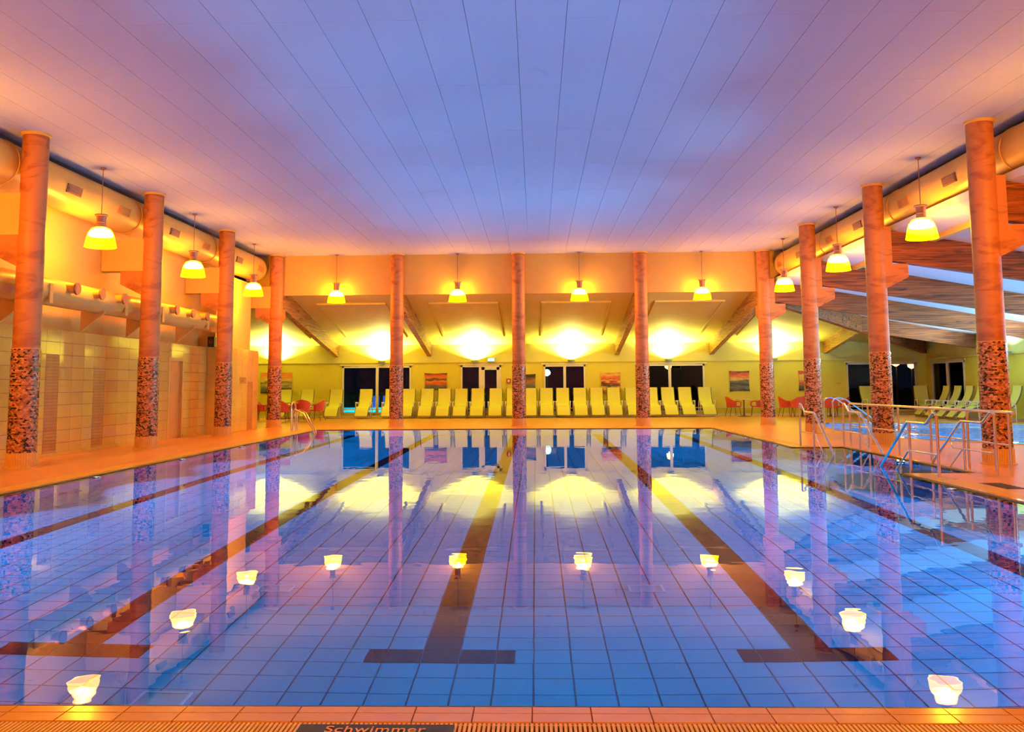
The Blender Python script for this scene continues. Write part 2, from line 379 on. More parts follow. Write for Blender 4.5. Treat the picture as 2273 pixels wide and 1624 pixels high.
# front overflow grate
MB().box(PXL-.5, PXR+.5, -.46, -.145, -.28, -.22)
gr = struct(MB().box(PXL-.5, PXR+.5, -.46, -.145, -.25, -.2).build('trim_channel_front', M['grout']))
ge = empty('overflow_grate', (0, 0, 0)); tag(ge, 'slatted overflow grate in front of the coping tiles with black sign on it', 'grate')
for y in (-.15, -.30, -.452): MB().box(-6.5, 6.5, y-.006, y+.006, -.19, -.006).build('carrier', M['grate'], ge)
bm_ = MB().box(-.0058, .0058, -.458, -.146, -.03, 0).mesh('grate_bar', M['grate'])
gx = MB()
for k in range(-330, 331):
    x = .7+k*.0195
    if -1.62 < x < 3.2: ob('grate_bar', bm_, ge, (x, 0, 0))
    elif -6.5 < x < 6.5: gx.box(x-.0058, x+.0058, -.458, -.146, -.03, 0)
tag(gx.build('grate_bars_far', M['grate'], ge), kind='stuff')
# side and back coping + grates
def channel(name, label, x0, x1, y0, y1, along):
    e = empty(name, ((x0+x1)/2, (y0+y1)/2, 0)); cx, cy = e.location[0], e.location[1]
    MB().box(x0-cx, x1-cx, y0-cy, y1-cy, -.25, -.035).build('channel_bed', M['grout'], e)
    g = MB()
    if along == 'y':
        k = y0
        while k < y1: g.box(x0-cx, x1-cx, k-cy, k+.03-cy, -.036, 0); k += .05
    else:
        k = x0
        while k < x1: g.box(k-cx, k+.03-cx, y0-cy, y1-cy, -.036, 0); k += .05
    tag(g.build('grate_bars', M['grate'], e), kind='stuff'); tag(e, label, 'grate')
def coping_strip(x0, x1, y0, y1):
    return MB().box(x0, x1, y0, y1, -.25, 0).build('trim_coping', M['coping'])
c1 = .12
for a in ((PXL-c1, PXL-R0, -.145, PY1+c1), (PXR+R0, PXR+c1, -.145, AY0-R0), (PXR+R0, PXR+c1, AY1+R0, PY1+c1), (PXL-R0, PXR+R0, PY1+R0, PY1+c1),
          (PXR+c1, AX1+R0, AY0-c1, AY0-R0), (PXR+c1, AX1+R0, AY1+R0, AY1+c1), (PXR+c1, PXR+c1+GW, 9.3, AY0-c1), (PXR+c1, PXR+c1+GW, AY1+c1, 16.7), (AX1+R0, AX1+c1, AY0-c1, AY1+c1)):
    struct(coping_strip(*a))
channel('overflow_grate', 'long overflow grate at the pool edge beside the tiled wall aisle', PXL-GW-c1, PXL-c1, -.145, PY1+GW+c1, 'y')
channel('overflow_grate', 'overflow grate at the pool edge in front of the yellow loungers', PXL-c1, PXR+c1, PY1+c1, PY1+GW+c1, 'x')
channel('overflow_grate', 'short overflow grate between the drain cover and stair bay', PXR+c1, PXR+c1+GW, -.145, 9.3, 'y')
channel('overflow_grate', 'overflow grate between the stair bay and the far pool corner', PXR+c1, PXR+c1+GW, 16.7, PY1+GW+c1, 'y')
# sign on the grate
sg = empty('pool_sign', (.07, -.31, .004)); tag(sg, 'black sign reading Schwimmer lying on the overflow grate', 'sign')
MB().box(-.315, .315, -.125, .125, -.004, .004).build('plate', M['black'], sg)
fc = bpy.data.curves.new('txt', 'FONT'); fc.body = 'Schwimmer'; fc.size = .095; fc.extrude = .001; fc.align_x = 'CENTER'; fc.space_character = 1.06
fo = bpy.data.objects.new('txt', fc); COL.objects.link(fo); bpy.context.view_layer.update()
tme = bpy.data.meshes.new_from_object(fo.evaluated_get(bpy.context.evaluated_depsgraph_get())); bpy.data.objects.remove(fo)
tme.materials.clear(); tme.materials.append(M['letter']); to = ob('lettering', tme, sg, (0, .035, .006)); to.scale = (.86, 1, 1)
# floor drain
dr = empty('drain_cover', (6.98, 8.45, 0)); tag(dr, 'dark rectangular drain cover in the deck beside the pool edge', 'drain')
MB().box(-.14, .14, -.36, .36, -.01, .004).build('frame', M['bronze'], dr)
for k in range(6): MB().box(-.12, .12, -.33+.115*k, -.27+.115*k, .004, .008).build('bar', M['black'], dr)

# ---- walls
struct(MB().box(-9.7, -9.45, -8, 26.3, 0, HC).build('wall_left', M['plaster']))
# tiled lower wall with its glazed tiles
tw = struct(MB().box(-9.45, -9.212, -8, 20.2, 0, ZTILE).box(-9.45, -9.212, 21.22, 23.0, 0, ZTILE).box(-9.45, -9.212, 20.2, 21.22, 2.2, ZTILE).build('wall_left_tiled', M['grout']))
RH = .26
def wtile(w, h, mt, x=0): return MB().box(-.012, 0, -w/2, w/2, -h/2, h/2).mesh('wall_tile', mt)
cache = {}
def put_wtile(par, xf, y0, y1, z0, z1, kind):
    key = (round(y1-y0, 3), round(z1-z0, 3), kind)
    if key not in cache: cache[key] = wtile(y1-y0-.006, z1-z0-.008, M[kind])
    ob('wall_tile', cache[key], par, (xf, (y0+y1)/2, (z0+z1)/2))
edges = [-8+.6*i for i in range(33)]
ycuts = [9.2, 9.8, 10.4, 11.0, 11.6, 12.2, 12.8, 13.4, 14.05, 14.57, 15.1, 15.6, 16.05, 16.58, 17.2, 17.8, 18.4, 19.0, 19.6, 20.2, None, 21.22, 21.8, 22.4, 23.0]
for a, b_ in zip(ycuts[:-1], ycuts[1:]):
    if a is None or b_ is None: continue
    band = (abs(a-14.05) < .01, abs(a-16.05) < .01)
    for r in range(10):
        z0, z1 = r*RH, (r+1)*RH
        if (band[0] and r < 8) or (band[1] and r < 7):
            for q in range(4): put_wtile(tw, -9.2, a, b_, z0+q*RH/4, z0+(q+1)*RH/4, 'bandtile')
        else: put_wtile(tw, -9.2, a, b_, z0, z1, 'walltile')
for r in range(2): put_wtile(tw, -9.2, 20.2, 21.22, 2.2+r*.2, 2.4+r*.2, 'walltile')
nt_ = MB()
for r in range(10): nt_.box(-9.212, -9.2, -8, 9.19, r*RH+.004, (r+1)*RH-.004)
tag(nt_.build('wall_tiles_far', M['walltile'], tw), kind='stuff')
struct(MB().box(-9.2, -9.17, -8, 20.18, 0, .07).box(-9.2, -9.17, 21.24, 23, 0, .07).build('baseboard_left', M['coping']))
# door
d1 = struct(empty('door_1', (-9.3, 20.71, 0)))
MB().box(-.06, .04, -.43, .43, 0, 2.12).build('door_leaf', M['doorm'], d1)
MB().box(-.02, .11, -.52, -.43, 0, 2.2).box(-.02, .11, .43, .52, 0, 2.2).box(-.02, .11, -.43, .43, 2.12, 2.2).build('door_frame', M['stone'], d1)
MB().tube([(.04, .34, 1.0), (.09, .34, 1.0), (.09, .22, 1.0)], .012).build('door_handle', M['stain'], d1)
# annex that steps out at the end of the aisle
an = struct(MB().box(-9.45, -8.662, 23.0, 26.3, 0, ZTILE).box(-9.45, -8.95, 23.0, 26.3, ZTILE, 4.9).build('wall_annex', M['plaster']))
for r in range(10):
    for q in range(6):
        y0 = 23.0+.55*q
        put_wtile(an, -8.65, y0, y0+.55, r*RH, (r+1)*RH, 'bandtile' if (q == 4 and r < 6) else 'walltile')
tj = MB().box(-.26, .26, -.012, 0, -RH/2+.004, RH/2-.004).mesh('wall_tile', M['walltile'])
for r in range(10): ob('wall_tile', tj, an, (-8.92, 23.0, (r+.5)*RH))
pl = empty('notice_plate', (-8.645, 24.75, 1.61)); tag(pl, 'small brown notice plate on the tiled annex wall', 'notice')
MB().box(-.002, .01, -.3, .3, -.1, .1).build('plate', M['bandtile'], pl)
for k in range(3): MB().box(.01, .013, -.22, .16-.08*k, .045-.045*k, .065-.045*k).build('text_line', M['bronze'], pl)
sp = empty('wall_speaker', (-9.02, 22.9, 2.66)); tag(sp, 'small black loudspeaker standing on the tiled wall ledge', 'speaker')
MB().box(-.1, .1, -.09, .09, -.06, .24).build('cabinet', M['black'], sp); MB().lathe([(.02, 0), (.07, .01), (.075, 0)], 16).build('cone', M['bronze'], sp)
sp.children[1].rotation_euler = (PI/2, 0, 0); sp.children[1].location = (0, -.092, .1)
# back wing
WIN = [(-8.03, -4.9, -6.44), (-2.66, -.84, -1.78), (1.08, 2.95, 2.02), (5.21, 8.27, 6.72), (14.56, 17.66, 16.0)]
wb = MB(); xs = [-14.0]
ZW0, ZW1 = .16, 2.3
for a, b_, _ in WIN: wb.box(xs[-1], a, YBW, YBW+.25, -.05, 2.45); wb.box(a, b_, YBW, YBW+.25, ZW1, 2.45); wb.box(a, b_, YBW, YBW+.25, -.05, ZW0); xs.append(b_)
wb.box(xs[-1], XRW+.25, YBW, YBW+.25, -.05, 2.45)
struct(wb.build('wall_back', M['yellow']))
struct(MB().box(-14, XRW+.25, YBW+.02, YBW+.25, 2.45, 3.6).build('wall_back_upper', M['cream']))
struct(MB().box(-14, XRW, YBW-.05, YBW+.05, 2.43, 2.49).build('trim_1', M['cream']))
struct(MB().box(-14, XRW, YBW-.12, YBW, 0, .09).box(-14, XRW, YBW-.1, YBW-.06, .34, .39).build('baseboard_back', M['white']))
def window(i, a, b_, mu, axis='x', pos=None, door=False):
    e = struct(empty('window_%d' % i, ((a+b_)/2, YBW, 0) if axis == 'x' else (XRW, (a+b_)/2, 0), 0 if axis == 'x' else -PI/2))
    h = (b_-a)/2; mm = mu-(a+b_)/2; f = MB(); t = .075
    z0, z1 = ZW0, ZW1
    f.box(-h, h, -.04, .09, z1-t, z1).box(-h, h, -.04, .09, z0, z0+t).box(-h, -h+t, -.04, .09, z0, z1).box(h-t, h, -.04, .09, z0, z1)
    f.build('window_frame', M['white'], e)
    MB().box(mm-.06, mm+.06, -.045, .08, z0+t, z1-t).build('mullion', M['white'], e)
    for p0, p1 in ((-h+t, mm-.06), (mm+.06, h-t)): MB().box(p0, p1, .02, .035, z0+t, z1-t).build('pane', M['pane'], e)
    MB().box(-h-.1, h+.1, -.05, 0, z1+.02, z1+.07).build('head_trim', M['white'], e)
    if door:
        q = MB().box(mm+.06, mm+.2, -.05, .08, z0, z1).box(h-.2, h-t, -.05, .08, z0, z1).box(mm+.06, h-t, -.05, .08, z1-.2, z1-t).box(mm+.06, h-t, -.05, .08, z0, z0+.16).build('door_sash', M['white'], e)
        MB().tube([(mm+.15, -.05, 1.0), (mm+.15, -.1, 1.0), (mm+.27, -.1, 1.0)], .012).build('handle', M['stain'], q)
for i, (a, b_, mu) in enumerate(WIN): window(i+1, a, b_, mu, door=(i == 1))
# right wing outer wall (with one window) and closing walls
RW0, RW1 = 33.1, 36.15
wr = MB().box(XRW, XRW+.25, -8, RW0, -.05, 2.45).box(XRW, XRW+.25, RW1, YBW, -.05, 2.45).box(XRW, XRW+.25, RW0, RW1, ZW1, 2.45).box(XRW, XRW+.25, RW0, RW1, -.05, ZW0)
struct(wr.build('wall_right', M['yellow']))
window(6, RW0, RW1, (RW0+RW1)/2, axis='y')
struct(MB().box(XRW+.02, XRW+.25, -8, YBW, 2.45, 3.6).build('wall_right_upper', M['cream']))
struct(MB().box(XRW-.05, XRW+.05, -8, YBW, 2.43, 2.49).build('trim_2', M['cream']))
struct(MB().box(XRW-.12, XRW, -8, YBW, 0, .09).build('baseboard_right', M['white']))
struct(MB().box(-14.25, -14, 26, YBW+.25, -.05, 6).build('wall_wing_end', M['yellow']))
struct(MB().box(-14, -9.45, 26.05, 26.3, 0, 6).build('wall_wing_inner', M['plaster']))
struct(MB().box(-14.25, XRW+.25, -8.25, -8, -.05, 6.2).build('wall_front', M['plaster']))
# main ceiling
ce = struct(MB().box(-9.7, 9.95, -8, 27.4, HC+.012, HC+.2).build('ceiling', M['ceilgap']))
PW, PL = .63, 2.5
cm = MB().box(-PW/2+.003, PW/2-.003, -PL/2+.0015, PL/2-.0015, 0, .012).mesh('ceiling_panel', M['ceil'])
cst = MB(); cnt = 0
for i in range(-16, 16):
    x = .52+PW*(i+.5)
    for j in range(-6, 9):
        y = 6.95+PL*(j+.5)
        if y-PL/2 > 27.3 or x-PW/2 < -9.5 or x+PW/2 > 9.95: continue
        if j >= -1 and y+PL/2 < 27.41: ob('ceiling_panel', cm, ce, (x, y, HC)); cnt += 1
        else: cst.box(x-PW/2+.004, x+PW/2-.004, y-PL/2+.002, min(y+PL/2-.002, 27.39), HC, HC+.012)
tag(cst.build('ceiling_panels_far', M['ceil'], ce), kind='stuff')
# fascias
struct(MB().box(-9.45, 9.95, 27.27, 27.4, 4.58, HC+.02).build('trim_3', M['plaster']))
struct(MB().box(9.82, 9.95, -8, 27.4, 4.62, HC+.02).build('trim_4', M['plaster']))
# wing roofs
def rz(u): return 4.95-.176*u                 # height of the roof soffit, u metres out from the column line
rb = MB(); y0, y1 = 27.4, YBW+.2; x1 = XRW+.2
rb.hexa([(-14, y0, rz(.33)), (8.95, y0, rz(.33)), (XR+YBW-27.065+.15, y1, rz(y1-27.065)), (-14, y1, rz(y1-27.065)),
         (-14, y0, rz(.33)+.15), (8.95, y0, rz(.33)+.15), (XR+YBW-27.065+.15, y1, rz(y1-27.065)+.15), (-14, y1, rz(y1-27.065)+.15)])
cb = struct(rb.build('ceiling_back_wing', M['cream']))
rr = MB()
rr.hexa([(9.0, -8, rz(.4)), (x1, -8, rz(x1-XR)), (x1, YBW+.1, rz(x1-XR)), (9.0, 27.465, rz(.4)), (9.0, -8, rz(.4)+.15), (x1, -8, rz(x1-XR)+.15), (x1, YBW+.1, rz(x1-XR)+.15), (9.0, 27.465, rz(.4)+.15)])
M['roofw'] = mat('white soffit', (.80, .80, .80), .7, var=.02, scale=3)
struct(rr.build('ceiling_right_wing', M['roofw']))
# thin mouldings on the soffit of the back wing, one open frame per bay
bays = [-12.5, XL, XB[0], XB[1], XB[2], XR, 12.9]
for a, b_ in zip(bays[:-1], bays[1:]):
    w = b_-a
    for xx in (a+.2*w, b_-.2*w):
        q = MB().hexa([(xx-.04, 29.6, rz(2.53)-.05), (xx+.04, 29.6, rz(2.53)-.05), (xx+.04, 35.2, rz(8.13)-.05), (xx-.04, 35.2, rz(8.13)-.05),
                       (xx-.04, 29.6, rz(2.53)+.01), (xx+.04, 29.6, rz(2.53)+.01), (xx+.04, 35.2, rz(8.13)+.01), (xx-.04, 35.2, rz(8.13)+.01)]).build('moulding', M['cream'], cb)
    MB().box(a+.2*w-.04, b_-.2*w+.04, 29.56, 29.66, rz(2.53)-.06, rz(2.53)+.01).build('moulding', M['cream'], cb)

# ================================================================== TIMBER BEAMS
def beam(name, label, p, q, w, group, mt, extra=None):
    # p, q: (x, y, zbottom, ztop) ends; width w
    d = Vector((q[0]-p[0], q[1]-p[1], 0)).normalized(); s_ = Vector((-d.y, d.x, 0))*w/2
    vs = []
    for e in (p, q):
        for zz in (e[2], e[3]):
            vs += [(e[0]+s_.x, e[1]+s_.y, zz), (e[0]-s_.x, e[1]-s_.y, zz)]
    b = MB(); b.add(vs, [(0, 1, 3, 2), (5, 4, 6, 7), (0, 2, 6, 4), (1, 5, 7, 3), (2, 3, 7, 6), (0, 4, 5, 1)])
    o = b.build(name, mt); tag(o, label, 'beam', group); return o
ordn = ['first', 'second', 'third', 'fourth', 'fifth']
def bz(u): return 4.13-.157*(u-.68)
g1 = 'timber beams of the back wing'
for i, x in enumerate([XL]+XB+[XR]):
    beam('roof_beam', 'sloping timber beam above the loungers, %s counted from the tiled wall' % ordn[i], (x, 27.41, bz(.345), rz(.345)), (x, YBW, bz(9.6), rz(9.6)), .2, g1, M['woody'])
g2 = 'timber beams over the small pool'
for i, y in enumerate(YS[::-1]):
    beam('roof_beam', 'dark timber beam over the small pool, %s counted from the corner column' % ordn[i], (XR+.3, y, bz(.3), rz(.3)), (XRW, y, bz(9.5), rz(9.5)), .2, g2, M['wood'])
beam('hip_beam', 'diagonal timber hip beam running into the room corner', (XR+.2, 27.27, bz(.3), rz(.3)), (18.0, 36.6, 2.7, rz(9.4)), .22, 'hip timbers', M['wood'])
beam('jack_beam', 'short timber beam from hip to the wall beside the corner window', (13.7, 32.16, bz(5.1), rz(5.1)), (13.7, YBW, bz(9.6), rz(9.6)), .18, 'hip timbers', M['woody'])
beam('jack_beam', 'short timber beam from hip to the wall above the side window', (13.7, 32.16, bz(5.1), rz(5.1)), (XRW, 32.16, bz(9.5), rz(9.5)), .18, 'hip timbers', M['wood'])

# ================================================================== COLUMNS
def mosaic_mesh(r=.236, z0=.27, z1=2.08):
    tw_, th = .0412, .0262; nn = int(2*PI*r/tw_); rows = int((z1-z0)/th); th = (z1-z0)/rows
    v, f, c = [], [], []; rnd = random.Random(3)
    for j in range(rows):
        off = .5*(j % 2)
        for k in range(nn):
            a0 = 2*PI*(k+off+.06)/nn; a1 = 2*PI*(k+off+.94)/nn; zb = z0+j*th+.0015; zt = z0+(j+1)*th-.0015
            rr_ = r+rnd.choice((0, .0015, .003)); o = len(v)
            for rad in (r-.006, rr_):
                for a, z in ((a0, zb), (a1, zb), (a1, zt), (a0, zt)): v.append((rad*cs(a), rad*sn(a), z))
            f.extend([(o+4, o+5, o+6, o+7), (o, o+1, o+5, o+4), (o+1, o+2, o+6, o+5), (o+2, o+3, o+7, o+6), (o+3, o, o+4, o+7)])
            t = rnd.random()
            q = (.015, .010, .010) if t < .20 else ((.34, .10, .04) if t < .5 else ((.60, .20, .07) if t < .78 else (.78, .32, .12)))
            g = rnd.uniform(.85, 1.15); c += [tuple(min(1, x*g) for x in q)+(1,)]*8
    me = bpy.data.meshes.new('mosaic_band'); me.from_pydata(v, [], f); me.materials.append(M['mosaic'])
    at = me.color_attributes.new('Col', 'FLOAT_COLOR', 'POINT')
    for i, x in enumerate(c): at.data[i].color = x
    return me
mos = mosaic_mesh()
core = MB().lathe([(.231, .26), (.231, 2.09)], 40).mesh('mosaic_bed', M['stone'], True)
shaft = MB().lathe([(.226, 2.085), (.222, HC-.06), (.222, HC)], 40).mesh('shaft', M['marble'], True)
cap = MB().lathe([(.224, HC-.05), (.25, HC-.035), (.25, HC)], 40).mesh('collar', M['plaster'], True)
prof = MB()
nb = 36
def flute(n=nb*4):
    b = MB(); o = 0
    for z in (.02, .262):
        for k in range(n):
            r = .252 if k % 4 < 3 else .243; a = 2*PI*k/n; b.v.append((r*cs(a), r*sn(a), z))
    for k in range(n): b.f.append((k, (k+1) % n, n+(k+1) % n, n+k))
    b.f.append(tuple(range(n, 2*n))); return b
base = flute().mesh('fluted_base', M['stone'])
foot = MB().lathe([(.285, 0), (.285, .018), (.262, .024)], 40).mesh('foot_ring', M['coping'], True)
corb = MB().prism([(.10, 3.52), (.24, 3.58), (.68, 3.80), (.68, 4.11), (.10, 4.11)], -.15, .15, 'y').mesh('corbel', M['marble'])
slabm = MB().box(.05, .33, -.15, .15, 4.11, 4.98).mesh('pier', M['marble'])
stub = MB().box(.12, 1.13, -.17, .17, 4.11, 4.86).mesh('beam_stub', M['plaster'])
def column(x, y, label, group, dirs):
    e = empty('column', (x, y, 0)); tag(e, label, 'column', group)
    ob('shaft', shaft, e); tag(ob('mosaic_band', mos, e), kind='stuff'); ob('mosaic_bed', core, e); ob('fluted_base', base, e); ob('foot_ring', foot, e); ob('collar', cap, e)
    for d, st in dirs:
        c = ob('corbel', corb, e); c.rotation_euler = (0, 0, d)
        c = ob('beam_stub' if st else 'pier', stub if st else slabm, e); c.rotation_euler = (0, 0, d)
    return e
ga, gb, gc = 'columns along the tiled wall', 'columns in front of the loungers', 'columns beside the stair railing'
for i, y in enumerate(YS[::-1]):
    column(XL, y, 'marble column with mosaic band near the tiled wall, %s counted from the back corner' % ordn[i], ga, [(PI, True)] + ([(PI/2, False)] if i == 0 else []))
    column(XR, y, 'marble column with mosaic band on the small pool side, %s counted from the back corner' % ordn[i], gc, [(0, False)] + ([(PI/2, False)] if i == 0 else []))
for i, x in enumerate(XB):
    column(x, YS[3], 'marble column with mosaic band before the loungers, %s counted from the tiled wall side' % ordn[i], gb, [(PI/2, False)])

# ================================================================== DUCTS
def grille(par, x, y, z, sgn, mt):
    q = empty('vent_grille'); COL.objects.unlink(q); bpy.data.objects.remove(q)
    b = MB().box(-.3, .3, -.012, .012, -.09, .09)
    o = b.build('vent_grille', mt, par); o.location = (x, y, z); o.rotation_euler = (0, math.radians(8)*sgn, PI/2)
    for k in range(4):
        s_ = MB().box(-.28, .28, -.02, -.012, -.07+.042*k, -.05+.042*k).build('slat', M['grille'], o) if False else None
    return o
def big_duct(x, sgn, label, ys):
    e = empty('air_duct', (x, 0, 5.46)); tag(e, label, 'duct', 'large ceiling ducts')
    segs = [-7.9, -3.4, 1.69, 6.78, 11.775, 16.87, 21.97, 26.6]
    for a, b_ in zip(segs[:-1], segs[1:]):
        o = MB().tube([(0, a+.02, 0), (0, b_-.02, 0)], .43, 32).build('duct_section', M['duct'], e, True)
        MB().tube([(0, b_-.05, 0), (0, b_+.03, 0)], .445, 32).build('joint_ring', M['duct'], e, True)
    MB().tube([(0, 26.6, 0), (0, 26.8, 0), (0, 26.9, 0), (0, 26.95, 0)], [.43, .42, .36, .2], 32).build('end_cap', M['duct'], e, True)
    for k, y in enumerate(ys):
        for dy, mt in ((0, M['grille']), (2.2, M['bandtile'])):
            g = MB()
            a = math.radians(-12); nx, nz = cs(a)*sgn, sn(a)
            c = Vector((nx*.43, y+dy, nz*.43)); u = Vector((-sn(a)*sgn, 0, cs(a))); nrm = Vector((nx, 0, nz))
            vs = []
            for dn in (-.05, .02):
                for sy, su in ((-.28, -.09), (.28, -.09), (.28, .09), (-.28, .09)): vs.append(c+nrm*dn+Vector((0, sy, 0))+u*su)
            g.hexa(vs); go = g.build('vent_grille', mt, e)
            for q in range(4):
                sl = MB(); vs = []
                for dn in (.02, .03):
                    for sy, su in ((-.25, -.07+.04*q), (.25, -.07+.04*q), (.25, -.05+.04*q), (-.25, -.05+.04*q)): vs.append(c+nrm*dn+Vector((0, sy, 0))+u*su)
                sl.hexa(vs); sl.build('slat', mt, go)
    return e
big_duct(-9.0, 1, 'large round air duct under the ceiling above the tiled wall', [13.7, 18.8, 23.9])
big_duct(9.34, -1, 'large round air duct under the ceiling on the small pool side', [13.7, 18.8, 23.9])
# lower duct with nozzles
e = empty('nozzle_duct', (-8.88, 0, 3.28)); tag(e, 'lower round air duct with short nozzles along the tiled wall', 'duct')
for a, b_ in ((-7.95, 1.6), (1.6, 6.7), (6.7, 11.775), (11.775, 16.87), (16.87, 22.98)):
    MB().tube([(0, a, 0), (0, b_, 0)], .27, 28).build('duct_section', M['duct'], e, True)
for y in (13.75, 14.8, 15.85, 18.82, 19.9, 20.95, 8.6, 9.7, 10.7):
    q = MB().tube([(.18, y, .09), (.42, y, .09)], .095, 18).build('nozzle', M['duct'], e, True)
    MB().tube([(.40, y, .09), (.44, y, .09)], [.125, .125], 18).tube([(.441, y, .09), (.443, y, .09)], [.08, .08], 18).build('nozzle_ring', M['housing'], q, True)
for y in (13.05, 16.25, 18.3, 21.4):
    MB().box(.255, .285, y-.06, y+.06, -.26, .12).build('strap', M['plaster'], e)
for y in (12.4, 15.4, 17.6, 20.6):
    MB().prism([(-.32, -.68), (-.32, -.2), (.2, -.22), (.2, -.26)], y-.03, y+.03, 'y').build('wall_bracket', M['plaster'], e)

# ================================================================== PENDANT LAMPS
def make_lamp():
    e = empty('pendant_lamp', (0, 0, 0))
    MB().lathe([(.02, HC-.05), (.06, HC-.02), (.06, HC)], 20).build('ceiling_rose', M['housing'], e, True)
    MB().tube([(0, 0, 4.98), (0, 0, HC-.03)], .008, 6).build('cable', M['housing'], e)
    h = MB().lathe([(.03, 5.0), (.13, 4.985), (.13, 4.965), (.10, 4.95), (.092, 4.83), (.10, 4.825), (.10, 4.815), (.095, 4.81), (.095, 4.72), (.11, 4.715)], 24).build('housing', M['housing'], e, True)
    # faceted prismatic bell with open bottom
    n = 16; pr = [(.11, 4.72), (.19, 4.685), (.245, 4.60), (.275, 4.50), (.295, 4.40), (.315, 4.30)]
    b = MB().lathe(pr, n, cap=False); b.build('bell', M['bell'], e)
    MB().lathe([(.16, 4.678), (.225, 4.61), (.25, 4.54), (.235, 4.53), (.20, 4.60), (.14, 4.665), (.16, 4.678)], n, cap=False).build('glow_band', M['bulb'], e)
    MB().lathe([(.312, 4.295), (.318, 4.30), (.312, 4.312), (.300, 4.31), (.300, 4.295), (.312, 4.295)], n, cap=False).build('rim', M['bell'], e)
    light('lamp_light', 'POINT', (0, 0, 4.58), LAMP_COL, LAMP_W, e, .13)
    return e
lamp0 = make_lamp(); first = True
def place_lamp(x, y, label, group):
    global first
    o = lamp0 if first else copy_tree(lamp0); first = False
    o.location = (x, y, 0); tag(o, label, 'lamp', group)
ym = [(a+b_)/2 for a, b_ in zip(YS[:-1], YS[1:])][::-1] + [9.23, 4.13, -.97]
xm = [(a+b_)/2 for a, b_ in zip([XL]+XB, XB+[XR])]
nm = ['corner and second', 'second and third', 'third and fourth', 'fourth and fifth', 'fifth and sixth', 'sixth and seventh']
for i, y in enumerate(ym):
    place_lamp(XL, y, 'glowing bell pendant lamp between the %s column of the tiled wall row' % nm[i], 'pendant lamps along the tiled wall')
    place_lamp(XR, y, 'glowing bell pendant lamp between the %s column of the small pool row' % nm[i], 'pendant lamps on the small pool side')
for i, x in enumerate(xm):
    place_lamp(x, YS[3], 'glowing bell pendant lamp in the row before the loungers, %s counted from the tiled wall' % ordn[i], 'pendant lamps before the loungers')
for i, x in enumerate(xm):
    place_lamp(x, -5.6, 'glowing bell pendant lamp over the entrance deck, %s counted from the tiled wall' % ordn[i], 'pendant lamps over the entrance deck')
# pool rim lamps (added blue ceiling fill at the water line, floodlight under water)
def rim_lamp(x, y, sgn, label, g):
    e = empty('pool_lamp', (x, y, 0)); tag(e, label, 'lamp', g)
    MB().lathe([(.05, -.05), (.06, -.02), (.06, -.004), (.05, .0)], 20).build('lamp_body', M['stain'], e, True)
    MB().lathe([(.048, -.001), (.048, .002)], 20).build('lens', M['lens'], e)
    MB().box(*((-.02, .2) if sgn < 0 else (-.2, .02)), -.02, .02, -.05, -.02).build('bracket', M['stain'], e) if False else None
    light('added_ceiling_fill', 'SPOT', (0, 0, .03), RIM_FILL_COL, RIM_FILL_W*(.25 if y > 22 else (.9 if x > PXR else 1)), e, .06, aim=(sgn*.95, 0, 1), cone=56, blend=1)
    light('underwater_flood', 'SPOT', (sgn*.12, 0, -.45), UNDER_COL, UNDER_W*(.8 if y < 7 else 1.3), e, .08, aim=(sgn, 0, -.22), cone=130, blend=.5)
ordp = ['first', 'second', 'third', 'fourth', 'fifth', 'sixth', 'seventh']
for i, y in enumerate([24.0, 20.6, 17.2, 13.65, 10.2, 6.7, 3.2]):
    rim_lamp(PXL+.16, y, 1, 'small round pool lamp on the tiled wall side, %s counted from the ladder' % ordp[i], 'pool lamps on the tiled wall side')
for i, y in enumerate([23.3, 19.8, 17.0, 8.2, 4.9, 1.8]):
    rim_lamp(PXR-.16, y, -1, 'small round pool lamp on the stair bay side, %s counted from the far corner' % ordp[i], 'pool lamps on the stair bay side')
rim_lamp(AX1-.16, 12.3, -1, 'small round pool lamp inside the stair bay below the long railing', 'pool lamps on the stair bay side')
# wall uplights
def uplight(x, y, aim, label, g, col, w, cone, rzz=0):
    e = empty('wall_uplight', (x, y, 2.46), rzz); tag(e, label, 'lamp', g)
    MB().lathe([(.03, -.06), (.12, -.03), (.16, .02), (.17, .05), (.15, .05), (.10, 0), (.02, -.02)], 20).build('bowl', M['bowl'], e, True)
    MB().box(-.03, .03, .1, .26, -.04, .0).build('arm', M['white'], e)
    light('uplight_beam', 'SPOT', (0, 0, .06), col, w, e, .08, aim=aim, cone=cone, blend=.5)
for i, x in enumerate([-11.0, -6.21, -2.0, 2.32, 6.65, 11.32]):
    uplight(x, YBW-.24, (0, .0, 1), 'small bowl uplight on the yellow wall, %s counted from the tiled wall' % ordp[i], 'uplights on the lounger wall', BACK_COL, BACK_W, 150)
for i, y in enumerate([29.3, 24.5, 19.4, 14.3]):
    uplight(XRW-.24, y, (0, -.9, 1), 'small bowl uplight on the wall by the small pool, %s counted from the side window' % ordp[i], 'uplights by the small pool', RIGHT_COL, RIGHT_W, 165, -PI/2)
em = empty('emergency_lamp', (-1.28, YBW-.12, 2.55)); tag(em, 'pale blue emergency lamp above the glass door', 'lamp')
MB().box(-.17, .17, -.05, .10, -.09, .09).build('case', M['bowl'], em); MB().box(-.15, .15, -.062, -.05, -.07, .07).build('diffuser', M['bluew'], em)
al = empty('fire_alarm', (-.5, YBW-.04, 1.6)); tag(al, 'small red fire alarm box beside the glass door', 'alarm')
MB().box(-.1, .1, -.03, .04, -.1, .1).build('case', M['alarm'], al); MB().box(-.05, .05, -.036, -.03, -.05, .05).build('pane', M['white'], al)

